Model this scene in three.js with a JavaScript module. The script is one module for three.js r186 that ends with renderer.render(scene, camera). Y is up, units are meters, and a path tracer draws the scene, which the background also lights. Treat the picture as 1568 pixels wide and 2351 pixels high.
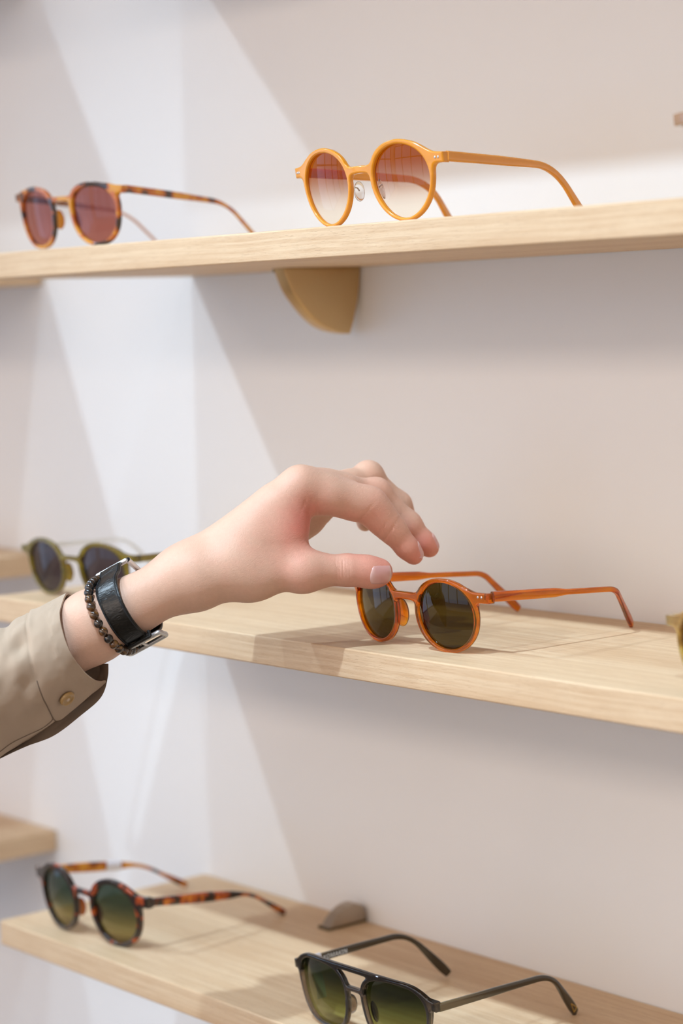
import * as THREE from 'three';
import { RoundedBoxGeometry } from 'three/addons/geometries/RoundedBoxGeometry.js';
import { mergeGeometries, toCreasedNormals } from 'three/addons/utils/BufferGeometryUtils.js';
import { RectAreaLightUniformsLib } from 'three/addons/lights/RectAreaLightUniformsLib.js';

// ------------------------------------------------------------------ camera, sky, lights, exposure
const V = (x, y, z) => new THREE.Vector3(x, y, z);
const OY = 1.25;                                   // height of the middle shelf's zero line above the floor
const W = 1568, H = 2351, F = 5064.95;             // focal length in pixels of the 1568 x 2351 frame
const scene = new THREE.Scene();
const camera = new THREE.PerspectiveCamera(2 * Math.atan(H / 2 / F) * 180 / Math.PI, W / H, 0.05, 60);
camera.rotation.order = 'YXZ';
camera.rotation.set(-0.08819, 0.8803, -0.03148);
camera.position.set(1.53089, 0.20155 + OY, 1.09833);
camera.focus = 1.40;
camera.userData.fStop = 4.3;
scene.add(camera);
scene.background = new THREE.Color(0.56, 0.72, 1.0);
scene.backgroundIntensity = 1.6;
RectAreaLightUniformsLib.init();
const renderer = new THREE.WebGLRenderer({ antialias: true });
renderer.toneMapping = THREE.LinearToneMapping;
renderer.toneMappingExposure = 1.13;
renderer.shadowMap.enabled = true;
renderer.shadowMap.type = THREE.PCFSoftShadowMap;

const SPOTS = [                                    // x, intensity, what it is aimed at (x, y, z)
  [0.03, 1.55, 0.06, -0.52, 0.08], [-0.62, 2.75, 0.34, -0.42, 0.10], [0.56, 4.6, 0.48, -0.5, 0.12], [1.15, 2.8, 1.0, -0.38, 0.1]];
const SPOT_Y = 1.20, SPOT_Z = 0.88;
const PANELS = [[-1.0, 3.8], [1.6, 3.8]];   // ceiling panels: x, z
const PANEL_POWER = 5.5;

camera.updateMatrixWorld(true);
// a point of the room at a given distance in front of the lens
const pix = (x, y, d) => V((x - W / 2) / F * d, -(y - H / 2) / F * d, -d).applyMatrix4(camera.matrixWorld);
const camRight = V(1, 0, 0).transformDirection(camera.matrixWorld), camUp = V(0, 1, 0).transformDirection(camera.matrixWorld), camBack = V(0, 0, 1).transformDirection(camera.matrixWorld);

// ------------------------------------------------------------------ helpers
const taken = {};
const numbered = (name) => { const n = taken[name] = (taken[name] ?? -1) + 1; return n ? name + '_' + String(n).padStart(3, '0') : name; };
function tag(o, label, category, group, kind) { if (label) o.userData.label = label; if (category) o.userData.category = category; if (group) o.userData.group = group; if (kind) o.userData.kind = kind; return o; }
function obj(name, geometry, material, parent = scene) {
  const m = new THREE.Mesh(geometry, material);
  m.name = parent === scene ? numbered(name) : name; m.castShadow = m.receiveShadow = true; parent.add(m); return m;
}
function thing(name, label, category, pos, turn = 0, group) {
  const g = new THREE.Group(); g.name = numbered(name); g.position.copy(pos); g.rotation.y = turn; scene.add(g); return tag(g, label, category, group);
}
const structure = (name, geometry, material) => { const m = obj(name, geometry, material); m.name = name; m.userData.kind = 'structure'; return m; };
const clamp = THREE.MathUtils.clamp, lerp = THREE.MathUtils.lerp, sstep = (a, b, x) => { const t = clamp((x - a) / (b - a), 0, 1); return t * t * (3 - 2 * t); };
function hash3(x, y, z) { let h = Math.imul(x | 0, 374761393) ^ Math.imul(y | 0, 668265263) ^ Math.imul(z | 0, 2147483647 ^ 0x5bd1e995); h = Math.imul(h ^ (h >>> 13), 1274126177); return ((h ^ (h >>> 16)) >>> 0) / 4294967296; }
function noise3(x, y, z, px = 0, py = 0) {          // smooth value noise, 0..1, periodic in x and y where px, py are given
  const ix = Math.floor(x), iy = Math.floor(y), iz = Math.floor(z), fx = x - ix, fy = y - iy, fz = z - iz;
  const u = fx * fx * (3 - 2 * fx), v = fy * fy * (3 - 2 * fy), w = fz * fz * (3 - 2 * fz);
  const mx = (i) => px ? ((i % px) + px) % px : i, my = (i) => py ? ((i % py) + py) % py : i;
  const c = (i, j, k) => hash3(mx(ix + i), my(iy + j), iz + k);
  return lerp(lerp(lerp(c(0, 0, 0), c(1, 0, 0), u), lerp(c(0, 1, 0), c(1, 1, 0), u), v), lerp(lerp(c(0, 0, 1), c(1, 0, 1), u), lerp(c(0, 1, 1), c(1, 1, 1), u), v), w);
}
const fbm = (x, y, z, o = 3) => { let s = 0, a = 0.5, t = 0; for (let i = 0; i < o; i++) { s += a * noise3(x, y, z + i * 7.3); t += a; a *= 0.5; x *= 2.03; y *= 2.03; z *= 2.03; } return s / t; };
function rng(seed) { let s = seed | 0; return () => { s = (s + 0x6d2b79f5) | 0; let t = Math.imul(s ^ (s >>> 15), 1 | s); t = (t + Math.imul(t ^ (t >>> 7), 61 | t)) ^ t; return ((t ^ (t >>> 14)) >>> 0) / 4294967296; }; }
function dataTexture(w, h, f, srgb) {
  const d = new Uint8Array(w * h * 4);
  for (let y = 0, o = 0; y < h; y++) for (let x = 0; x < w; x++, o += 4) { const c = f(x, y); d[o] = clamp(c[0], 0, 255); d[o + 1] = clamp(c[1], 0, 255); d[o + 2] = clamp(c[2], 0, 255); d[o + 3] = 255; }
  const t = new THREE.DataTexture(d, w, h); t.wrapS = t.wrapT = THREE.RepeatWrapping; t.magFilter = THREE.LinearFilter; t.minFilter = THREE.LinearMipmapLinearFilter; t.generateMipmaps = true;
  if (srgb) t.colorSpace = THREE.SRGBColorSpace; t.needsUpdate = true; return t;
}
// A closed surface where f(x, y, z) = 0: surface nets, drawn onto the surface, with its own normals.
function polygonize(f, lo, hi, h, slack = 1.6) {
  const nx = Math.ceil((hi[0] - lo[0]) / h) + 1, ny = Math.ceil((hi[1] - lo[1]) / h) + 1, nz = Math.ceil((hi[2] - lo[2]) / h) + 1;
  const g = new Float32Array(nx * ny * nz), B = 6, id = (i, j, k) => (k * ny + j) * nx + i;
  for (let k0 = 0; k0 < nz; k0 += B) for (let j0 = 0; j0 < ny; j0 += B) for (let i0 = 0; i0 < nx; i0 += B) {
    const d = f(lo[0] + (i0 + B / 2 - 0.5) * h, lo[1] + (j0 + B / 2 - 0.5) * h, lo[2] + (k0 + B / 2 - 0.5) * h), far = Math.abs(d) > B * h * 0.87 * slack;
    for (let k = k0; k < Math.min(k0 + B, nz); k++) for (let j = j0; j < Math.min(j0 + B, ny); j++) for (let i = i0; i < Math.min(i0 + B, nx); i++)
      g[id(i, j, k)] = far ? d : f(lo[0] + i * h, lo[1] + j * h, lo[2] + k * h);
  }
  const at = new Int32Array(nx * ny * nz).fill(-1), pos = [], idx = [];
  const E = [[0, 1], [2, 3], [4, 5], [6, 7], [0, 2], [1, 3], [4, 6], [5, 7], [0, 4], [1, 5], [2, 6], [3, 7]];
  for (let k = 0; k < nz - 1; k++) for (let j = 0; j < ny - 1; j++) for (let i = 0; i < nx - 1; i++) {
    const c = []; let m = 0;
    for (let q = 0; q < 8; q++) { c[q] = g[id(i + (q & 1), j + ((q >> 1) & 1), k + (q >> 2))]; if (c[q] < 0) m |= 1 << q; }
    if (m === 0 || m === 255) continue;
    let n = 0, x = 0, y = 0, z = 0;
    for (const [a, b] of E) if ((c[a] < 0) !== (c[b] < 0)) { const t = c[a] / (c[a] - c[b]); n++; x += lerp(a & 1, b & 1, t); y += lerp((a >> 1) & 1, (b >> 1) & 1, t); z += lerp(a >> 2, b >> 2, t); }
    at[id(i, j, k)] = pos.length / 3; pos.push(lo[0] + (i + x / n) * h, lo[1] + (j + y / n) * h, lo[2] + (k + z / n) * h);
  }
  const quad = (a, b, c, d, flip) => { if (a < 0 || b < 0 || c < 0 || d < 0) return; if (flip) idx.push(a, c, b, a, d, c); else idx.push(a, b, c, a, c, d); };
  for (let k = 1; k < nz - 1; k++) for (let j = 1; j < ny - 1; j++) for (let i = 1; i < nx - 1; i++) {
    const s = g[id(i, j, k)] < 0;
    if (s !== g[id(i + 1, j, k)] < 0) quad(at[id(i, j - 1, k - 1)], at[id(i, j, k - 1)], at[id(i, j, k)], at[id(i, j - 1, k)], !s);
    if (s !== g[id(i, j + 1, k)] < 0) quad(at[id(i - 1, j, k - 1)], at[id(i - 1, j, k)], at[id(i, j, k)], at[id(i, j, k - 1)], !s);
    if (s !== g[id(i, j, k + 1)] < 0) quad(at[id(i - 1, j - 1, k)], at[id(i, j - 1, k)], at[id(i, j, k)], at[id(i - 1, j, k)], !s);
  }
  const n = new Float32Array(pos.length), e = h * 0.35;
  for (let v = 0; v < pos.length; v += 3) {
    let gx, gy, gz;
    for (let it = 0; it < 3; it++) {
      const x = pos[v], y = pos[v + 1], z = pos[v + 2];
      gx = f(x + e, y, z) - f(x - e, y, z); gy = f(x, y + e, z) - f(x, y - e, z); gz = f(x, y, z + e) - f(x, y, z - e);
      const L = Math.hypot(gx, gy, gz) || 1; gx /= L; gy /= L; gz /= L;
      if (it < 2) { const d = clamp(f(x, y, z) / Math.max(L / (2 * e), 0.3), -h * 0.6, h * 0.6); pos[v] -= gx * d; pos[v + 1] -= gy * d; pos[v + 2] -= gz * d; }
    }
    n[v] = gx; n[v + 1] = gy; n[v + 2] = gz;
  }
  const geo = new THREE.BufferGeometry();
  geo.setAttribute('position', new THREE.BufferAttribute(new Float32Array(pos), 3)); geo.setAttribute('normal', new THREE.BufferAttribute(n, 3)); geo.setIndex(idx); return geo;
}
function paint(geo, f) { const p = geo.attributes.position, c = new Float32Array(p.count * 3); for (let i = 0; i < p.count; i++) { const q = f(p.getX(i), p.getY(i), p.getZ(i)); c[i * 3] = q[0]; c[i * 3 + 1] = q[1]; c[i * 3 + 2] = q[2]; } geo.setAttribute('color', new THREE.BufferAttribute(c, 3)); return geo; }
const smin = (a, b, k) => { const h = Math.max(k - Math.abs(a - b), 0) / k; return Math.min(a, b) - h * h * k * 0.25; };
// A grid of points P(i, j) -> indexed surface; closed in j where asked.
function gridSurface(nu, nv, P, closedV, capStart, capEnd) {
  const pos = [], uv = [], idx = [], wrap = (j) => closedV ? j % nv : j;
  for (let i = 0; i < nu; i++) for (let j = 0; j < nv; j++) { const p = P(i, j); pos.push(p.x, p.y, p.z); uv.push(i / (nu - 1), j / (nv - 1)); }
  for (let i = 0; i < nu - 1; i++) for (let j = 0; j < (closedV ? nv : nv - 1); j++) { const a = i * nv + j, b = i * nv + wrap(j + 1), c = a + nv, d = b + nv; idx.push(a, c, b, b, c, d); }
  const cap = (i, flip) => { const m = V(0, 0, 0); for (let j = 0; j < nv; j++) m.add(V(pos[(i * nv + j) * 3], pos[(i * nv + j) * 3 + 1], pos[(i * nv + j) * 3 + 2])); m.divideScalar(nv); const k = pos.length / 3; pos.push(m.x, m.y, m.z); uv.push(0.5, 0.5); for (let j = 0; j < nv; j++) { const a = i * nv + j, b = i * nv + wrap(j + 1); flip ? idx.push(k, a, b) : idx.push(k, b, a); } };
  if (capStart) cap(0, true); if (capEnd) cap(nu - 1, false);
  const g = new THREE.BufferGeometry(); g.setAttribute('position', new THREE.Float32BufferAttribute(pos, 3)); g.setAttribute('uv', new THREE.Float32BufferAttribute(uv, 2)); if (closedV && capStart && capEnd) { let vol = 0; const q = (i) => V(pos[i * 3], pos[i * 3 + 1], pos[i * 3 + 2]), o = q(0); for (let t = 0; t < idx.length; t += 3) { const A = q(idx[t]).sub(o), B = q(idx[t + 1]).sub(o), C = q(idx[t + 2]).sub(o); vol += A.dot(B.cross(C)); } if (vol < 0) for (let t = 0; t < idx.length; t += 3) { const w = idx[t]; idx[t] = idx[t + 1]; idx[t + 1] = w; } }
  g.setIndex(idx); g.computeVertexNormals(); return g;
}

// ------------------------------------------------------------------ materials of the room and shelves
const wallBump = dataTexture(512, 512, (x, y) => { const v = 128 + 60 * (noise3(x / 4, y / 4, 1, 128, 128) - 0.5) + 90 * (noise3(x / 16, y / 16, 5, 32, 32) - 0.5); return [v, v, v]; });
wallBump.repeat.set(4, 4);
const wallMat = new THREE.MeshStandardMaterial({ color: new THREE.Color(0.82, 0.82, 0.81), roughness: 0.75, bumpMap: wallBump, bumpScale: 0.0003 });
const ceilMat = new THREE.MeshStandardMaterial({ color: new THREE.Color(0.8, 0.8, 0.8), roughness: 0.9 });
const floorMat = new THREE.MeshStandardMaterial({ color: new THREE.Color(0.2, 0.16, 0.12), roughness: 0.5 });
function oak(seed, pores, contrast) {               // 0.5 m x 0.25 m of straight-grained oak, tiling
  const w = 2048, h = 1024, col = new Float32Array(w * h), r = rng(seed);
  for (let y = 0; y < h; y++) for (let x = 0; x < w; x++) {
    const warp = 14 * (noise3(x / 256, y / 128, seed, 8, 8) - 0.5), yy = y + warp;
    const rings = noise3(x / 512, yy / 10.67, seed + 3, 4, 96), fine = noise3(x / 64, yy / 2.667, seed + 9, 32, 384), broad = noise3(x / 1024, y / 170.67, seed + 5, 2, 6), cloud = noise3(x / 128, y / 64, seed + 15, 16, 16);
    col[y * w + x] = 0.42 * rings + 0.2 * fine + 0.25 * broad + 0.13 * cloud;
  }
  const p = new Float32Array(w * h);
  for (let n = 0; n < pores; n++) {                 // open pores: short dark flecks along the grain
    const x0 = Math.floor(r() * w), y0 = Math.floor(r() * h), L = 10 + r() * r() * 60, dp = 0.3 + 0.7 * r(), th = r() < 0.35 ? 2 : 1, sl = (r() - 0.5) * 0.06;
    for (let t = 0; t < L; t++) for (let q = 0; q < th; q++) { const x = (x0 + t | 0) % w, y = ((y0 + q + Math.round(t * sl)) + h) % h, e = dp * Math.min(1, t / 4, (L - t) / 6); if (e > p[y * w + x]) p[y * w + x] = e; }
  }
  const map = dataTexture(w, h, (x, y) => { const v = (col[y * w + x] - 0.5) * contrast, q = 1 - 0.11 * p[y * w + x]; return [(214 + 38 * v) * (q * 0.7 + 0.3), (184 + 52 * v) * (q * 0.92 + 0.08), (147 + 58 * v) * q]; }, true);
  const bump = dataTexture(w, h, (x, y) => { const v = 190 - 70 * p[y * w + x] + 50 * (col[y * w + x] - 0.5); return [v, v, v]; });
  for (const t of [map, bump]) t.repeat.set(2, 4);  // uv in metres
  return new THREE.MeshStandardMaterial({ map, bumpMap: bump, bumpScale: 0.00025, roughness: 0.55 });
}
const oakMat = oak(11, 9000, 0.9);
function shelfGeometry(w, h, d) {
  const g = new RoundedBoxGeometry(w, h, d, 3, 0.0012), p = g.attributes.position, n = g.attributes.normal, uv = g.attributes.uv;
  for (let i = 0; i < p.count; i++) {
    const x = p.getX(i), y = p.getY(i), z = p.getZ(i), ax = Math.abs(n.getX(i)), ay = Math.abs(n.getY(i)), az = Math.abs(n.getZ(i));
    if (ax > ay && ax > az) uv.setXY(i, z, y * 1.0); else if (ay > az) uv.setXY(i, x, z + 0.03); else uv.setXY(i, x * 1.6 + 0.11, y * 2.1 + 0.07);
  }
  return g;
}

// ------------------------------------------------------------------ the room
const X0 = -2.6, X1 = 3.4, Z1 = 4.6, CEIL = 2.75, T = 0.12;
const box = (x0, x1, y0, y1, z0, z1) => new THREE.BoxGeometry(x1 - x0, y1 - y0, z1 - z0).translate((x0 + x1) / 2, (y0 + y1) / 2, (z0 + z1) / 2);
structure('floor', box(X0 - T, X1 + T, -0.1, 0, -T, Z1 + T), floorMat);
structure('ceiling', box(X0 - T, X1 + T, CEIL, CEIL + 0.1, -T, Z1 + T), ceilMat);
const back = new THREE.PlaneGeometry(1, 1); back.dispose();
structure('wall_back', box(X0 - T, X1 + T, 0, CEIL, -T, 0), wallMat);
const LZ0 = 1.3, LZ1 = 4.2;                         // and another in the wall on the left
structure('wall_left', mergeGeometries([box(X0 - T, X0, 0, CEIL, 0, LZ0), box(X0 - T, X0, 0, CEIL, LZ1, Z1), box(X0 - T, X0, 0, 0.35, LZ0, LZ1), box(X0 - T, X0, 2.35, CEIL, LZ0, LZ1)]), wallMat);
structure('wall_right', box(X1, X1 + T, 0, CEIL, 0, Z1), wallMat);
const WX0 = -2.4, WX1 = 1.0, WY0 = 0.35, WY1 = 2.35;   // shop window in the wall behind the photographer
structure('wall_front', mergeGeometries([box(X0, WX0, 0, CEIL, Z1, Z1 + T), box(WX1, X1, 0, CEIL, Z1, Z1 + T), box(WX0, WX1, 0, WY0, Z1, Z1 + T), box(WX0, WX1, WY1, CEIL, Z1, Z1 + T)]), wallMat);
const barMat = new THREE.MeshStandardMaterial({ color: 0x333333, roughness: 0.5 });
const bars = []; for (let i = 0; i <= 4; i++) { const x = lerp(WX0, WX1, i / 4); bars.push(box(x - 0.025, x + 0.025, WY0, WY1, Z1 + 0.03, Z1 + 0.08)); }
for (const y of [WY0, 1.75, WY1]) bars.push(box(WX0, WX1, y - 0.02, y + 0.02, Z1 + 0.035, Z1 + 0.075));
structure('window_1', mergeGeometries(bars), barMat);
const bars2 = []; for (let i = 0; i <= 3; i++) { const z = lerp(LZ0, LZ1, i / 3); bars2.push(box(X0 - 0.08, X0 - 0.03, WY0, WY1, z - 0.025, z + 0.025)); }
for (const y of [WY0, 1.75, WY1]) bars2.push(box(X0 - 0.075, X0 - 0.035, y - 0.02, y + 0.02, LZ0, LZ1));
structure('window_2', mergeGeometries(bars2), barMat);

// ceiling panels and the row of spotlights over the shelves: a glowing face and a light just in front of it
const panelGlow = new THREE.MeshStandardMaterial({ color: 0x111111, emissive: new THREE.Color(1, 0.96, 0.92), emissiveIntensity: 1.5 });
for (const [x, z] of PANELS) {
  tag(obj('ceiling_light_panel', box(x - 1.2, x + 1.2, CEIL - 0.02, CEIL - 0.005, z - 0.6, z + 0.6), panelGlow), 'white rectangular light panel set in the ceiling behind the photographer', 'ceiling light', 'ceiling light panels behind the photographer');
  const l = new THREE.RectAreaLight(new THREE.Color(1, 0.765, 0.60), PANEL_POWER, 2.4, 1.2); l.name = 'panel_lamp'; l.position.set(x, CEIL - 0.025, z); l.lookAt(x, 0, z); scene.add(l);
}
const blackMetal = new THREE.MeshStandardMaterial({ color: 0x1a1a1a, roughness: 0.5, metalness: 0.2 });
const lampGlow = new THREE.MeshStandardMaterial({ color: 0x222222, emissive: new THREE.Color(1, 0.97, 0.93), emissiveIntensity: 6 });
{
  for (const [x, power, tx, ty, tz] of SPOTS) {
    const at = V(x, SPOT_Y + OY, SPOT_Z), to = V(tx, ty + OY, tz), dir = to.clone().sub(at).normalize();
    const l = new THREE.SpotLight(new THREE.Color(0.66, 0.84, 1.0), power, 0, 0.50, 1, 2); l.name = 'spotlight_lamp'; l.position.copy(at); l.target.position.copy(to); l.castShadow = true; l.shadow.radius = 1.0; l.shadow.mapSize.set(2048, 2048);
    scene.add(l, l.target);
    const s = obj('track_spotlight', new THREE.LatheGeometry([[0, 0.11], [0.034, 0.11], [0.036, 0.105], [0.036, 0.004], [0.034, 0.002], [0.0335, 0.012], [0, 0.012]].map(([a, b]) => new THREE.Vector2(a, b)), 32), blackMetal); tag(s, 'small black spotlight hanging from the ceiling in front of the shelves', 'spotlight', 'spotlights above the shelves');
    s.quaternion.setFromUnitVectors(V(0, 1, 0), dir.clone().negate()); s.position.copy(at).addScaledVector(dir, -0.026);
    const g = obj('glowing_lamp_face', new THREE.CircleGeometry(0.026, 24).rotateX(Math.PI / 2), lampGlow, s); g.position.y = 0.0035;
    obj('bracket', new THREE.CylinderGeometry(0.006, 0.006, CEIL - at.y - 0.03, 12).translate(0, (CEIL - at.y - 0.03) / 2 + 0.03, 0), blackMetal, s).quaternion.copy(s.quaternion).invert();
  }
}

// ------------------------------------------------------------------ the shelves
const D = 0.205, TS = 0.0197, SH = { top: 0.5270, u: 0.2589, m: -0.0103, b: -0.2756 }, GAP = 0.238;
function shelf(name, x0, x1, y, label) {
  const w = x1 - x0, s = obj('wooden_shelf', shelfGeometry(w, TS, D), oakMat); s.position.set((x0 + x1) / 2, y + OY - TS / 2, D / 2 + 0.0005); return tag(s, label, 'shelf');
}
shelf('', 0.013, 1.3, SH.u, 'pale oak shelf seen from below under the orange sunglasses');
shelf('', 0.013, 1.3, SH.m, 'pale oak shelf that the hand reaches over, under the amber sunglasses');
shelf('', 0, 1.3, SH.b, 'pale oak shelf in the bottom corner under the black double-bridge sunglasses');
shelf('', 0.013, 1.3, SH.top, 'pale oak shelf above the picture casting the shadow on the wall');
shelf('', -GAP - 1.2, -GAP + 0.006, SH.m, 'blurred oak shelf end at the left edge behind the olive sunglasses');
shelf('', -GAP - 1.2, -GAP, SH.b, 'blurred oak shelf end at the left edge below the sleeve');
shelf('', -GAP - 1.2, -GAP + 0.016, SH.u, 'oak shelf of the left bay hidden behind the upper shelf');
shelf('', -GAP - 1.2, -GAP + 0.016, SH.top, 'oak shelf of the left bay above the picture');

const brass = new THREE.MeshStandardMaterial({ color: new THREE.Color(0.62, 0.42, 0.20), roughness: 0.38, metalness: 0.85 });
function plate(profile, t, mat, bevel = 0.0012) {   // outline in (z, y), thickness along x
  const s = new THREE.Shape(profile.map(([z, y]) => new THREE.Vector2(z, y)));
  const g = new THREE.ExtrudeGeometry(s, { depth: t - 2 * bevel, bevelEnabled: true, bevelThickness: bevel, bevelSize: bevel, bevelOffset: -bevel, bevelSegments: 3, curveSegments: 24 });
  g.applyMatrix4(new THREE.Matrix4().makeBasis(V(0, 0, 1), V(0, 1, 0), V(-1, 0, 0))); return toCreasedNormals(g, 0.6);
}
{
  const prof = [], c = new THREE.CatmullRomCurve3([[76, 0], [68, -17], [60, -27], [50, -37], [39, -44.5], [26, -48.8], [13, -50.5]].map(([z, y]) => V(z, y, 0)));
  prof.push([0.6, 0]); for (const p of c.getPoints(32)) prof.push([p.x, p.y]); prof.push([9, -41], [5, -28], [2.5, -15.5]);
  const t = thing('shelf_bracket', 'brass leaf-shaped bracket holding up the shelf of the orange sunglasses', 'bracket', V(0.2337, SH.u - TS + OY - 0.0002, 0));
  obj('plate', plate(prof.map(([z, y]) => [z / 1e3, y / 1e3]), 0.0135, brass), brass, t);
  const base = new THREE.MeshStandardMaterial({ color: new THREE.Color(0.12, 0.09, 0.05), roughness: 0.5, metalness: 0.6 });
  obj('mounting_strip', box(-0.0140, 0.0003, -0.0030, 0.0003, 0.0005, 0.0745), base, t);
  const cap = [], cc = new THREE.CatmullRomCurve3([[39, 0], [35, 5], [28, 10.5], [20, 14], [12, 14.8], [5, 12], [1, 4]].map(([z, y]) => V(z, y, 0)));
  for (const p of cc.getPoints(28)) cap.push([p.x / 1e3, p.y / 1e3]); cap.push([0.0005, 0]);
  const t2 = thing('shelf_bracket', 'small rounded metal bracket end standing on the bottom shelf by the wall', 'bracket', V(0.2175, SH.b + OY, 0));
  obj('plate', plate(cap, 0.012, brass).translate(0, 0.0018, 0), new THREE.MeshStandardMaterial({ color: new THREE.Color(0.42, 0.34, 0.26), roughness: 0.35, metalness: 0.8 }), t2);
  obj('mounting_strip', box(-0.0125, 0.0005, 0, 0.0022, 0.0005, 0.040), base, t2);
}

// ------------------------------------------------------------------ sunglasses (built in millimetres, hung on a group in metres)
const mm = 0.001;
const acetate = (color, o = {}) => new THREE.MeshPhysicalMaterial({ color, roughness: 0.16, ior: 1.5, transmission: 0.5, thickness: 0.004, clearcoat: 0.6, clearcoatRoughness: 0.04, vertexColors: true, ...o });
const metalMat = new THREE.MeshStandardMaterial({ color: 0xd8d4cc, metalness: 1, roughness: 0.25 });
const tortoise = (scale, cut, seed, light, mid, dark) => (x, y, z) => {
  const n = 0.75 * fbm(x * scale + seed, y * scale * 1.1, z * scale + 7, 2) + 0.25 * noise3(x * scale * 3 + seed, y * scale * 3, z * scale * 3), a = sstep(cut - 0.05, cut + 0.05, n), b = sstep(cut + 0.06, cut + 0.2, n);
  return [0, 1, 2].map((c) => lerp(lerp(dark[c], mid[c], a), light[c], b));
};
const streaky = (base, amount, seed) => (x, y, z) => { const v = 1 + amount * (fbm(x * 0.12 + seed, y * 0.25, z * 0.05, 3) - 0.5) * 2; return base.map((c, i) => c * Math.pow(v, 1 + i * 0.35)); };

function lensTable(a, b, n, k, m = n) {             // radius of a lens at each angle: rounded, k > 0 wider above the middle
  const N = 720, r = new Float32Array(N + 1);
  for (let i = 0; i <= N; i++) {
    const t = i / N * 2 * Math.PI, c = Math.cos(t), s = Math.sin(t); let lo = 1, hi = 60;
    for (let q = 0; q < 40; q++) { const R = (lo + hi) / 2, x = R * c, y = R * s, w = a * (1 + k * clamp(y / b, -1, 1) - Math.abs(k) * 0.25), f = Math.pow(Math.abs(x) / w, n) + Math.pow(Math.abs(y) / b, m); if (f > 1) hi = R; else lo = R; }
    r[i] = lo;
  }
  return (t) => { const u = ((t / (2 * Math.PI)) % 1 + 1) % 1 * N, i = Math.floor(u), f = u - i; return r[i] * (1 - f) + r[i + 1] * f; };
}
function sunglasses(s) {
  const g = new THREE.Group(); g.name = numbered('sunglasses'); g.position.set(s.X * mm, s.Y + OY + (s.dy || 0) * mm, s.Z * mm); g.rotation.set(0, THREE.MathUtils.degToRad(s.th), THREE.MathUtils.degToRad(s.roll || 0)); scene.add(g);
  tag(g, s.label, 'sunglasses');
  const { cx, a, b, yc, hw, yh, R } = s, tt = Math.tan(THREE.MathUtils.degToRad(s.tilt)), rad = lensTable(a, b, s.n ?? 2, s.k ?? 0, s.m ?? s.n ?? 2);
  const skew = s.skew ?? 0;                          // leans the lens outline outward at the top
  const warp = (x, y) => -(x * x) / (2 * R) + (y - yc) * tt, dwx = (x) => -x / R;
  const lensD = (x, y) => { const X = Math.abs(x) - cx - skew * (y - yc), Y = y - yc, p = Math.hypot(X, Y); if (p < 1e-6) return -a; return (p - rad(Math.atan2(Y, X))) * 0.96; };
  const depth = s.depth ?? 3.8, ew = s.endH ?? 4;
  const endY = s.endY ?? yh, e0 = cx + a * (s.endFrom ?? 0.72), e0y = endY + (s.endRise ?? 1);
  const seg = (x, y, ax, ay, bx, by, r1, r2) => { const dx = bx - ax, dy = by - ay, t = clamp(((x - ax) * dx + (y - ay) * dy) / (dx * dx + dy * dy), 0, 1); return Math.hypot(x - ax - dx * t, y - ay - dy * t) - lerp(r1, r2, t); };
  const f2 = (x, y) => {
    const ax = Math.abs(x), d = lensD(x, y), Y = (y - yc) / b;
    const w = s.rim * (1 + (s.rimTop ?? 0.25) * sstep(-0.2, 1, Y)) + (s.rimOut ?? 0.8) * sstep(0.2, 1, (ax - cx) / a) * sstep(-0.2, 0.6, Y) + (s.rimIn ?? 0.4) * sstep(0.2, 1, (cx - ax) / a);
    let q = Math.abs(d - w / 2) - w / 2;
    const bxh = Math.max(2, cx - a + (s.bridgeReach ?? 0.5)), byc = s.bridgeY + (s.bridgeArch ?? 1.6) * (1 - (x / bxh) * (x / bxh)), bd = Math.hypot(Math.max(ax - bxh, 0), y - byc) - s.bridgeH / 2 * (1 + 0.25 * (x / bxh) * (x / bxh));
    q = smin(q, bd, s.bridgeK ?? 3);
    if (s.keyhole) q = smin(q, seg(ax, y, cx - a * 0.98, s.bridgeY + 0.5, cx - a * 1.02, s.bridgeY - 7, 1.6, 1.2), 2);
    if (s.topBar) { const ty = s.topBar.y - x * x * s.topBar.c; q = smin(q, Math.max(Math.abs(y - ty) - s.topBar.h / 2 * (1 - sstep(s.topBar.half - 22, s.topBar.half, ax) * 0.9), ax - s.topBar.half), 2.5); }
    q = smin(q, Math.max(seg(ax, y, e0, e0y, hw + 2, endY, s.endR0 ?? ew * 0.55, ew / 2), ax - hw), s.endK ?? 4);
    q = Math.max(q, ax - hw);
    return Math.max(q, -d);
  };
  const f3 = (x, y, z) => {
    const ax = Math.abs(x), e = sstep(hw - 6, hw - 1, ax), q = f2(x, y), back = depth / 2 + 2.2 * e, dz = z > 0 ? z - depth / 2 : -z - back, r = s.round ?? 1.1;
    const A = q + r, B = dz + r; return Math.min(Math.max(A, B), 0) + Math.hypot(Math.max(A, 0), Math.max(B, 0)) - r;
  };
  const top = yc + b + s.rim * 1.6 + 3, geo = polygonize(f3, [-hw - 1.6, yc - b - s.rim - 2.5, -depth / 2 - 3.8], [hw + 1.6, Math.max(top, yh + ew), depth / 2 + 1.6], s.cell ?? 0.55, 2.2);
  paint(geo, s.color);
  const P = geo.attributes.position, Nn = geo.attributes.normal;
  for (let i = 0; i < P.count; i++) {
    const x = P.getX(i), y = P.getY(i); P.setXYZ(i, x * mm, y * mm, (P.getZ(i) + warp(x, y)) * mm);
    const nx = Nn.getX(i) - dwx(x) * Nn.getZ(i), ny = Nn.getY(i) - tt * Nn.getZ(i), nz = Nn.getZ(i), L = Math.hypot(nx, ny, nz); Nn.setXYZ(i, nx / L, ny / L, nz / L);
  }
  obj('frame_front', geo, s.mat, g);
  const at = (x, y, z) => V(x * mm, y * mm, (z + warp(x, y)) * mm);
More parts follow.
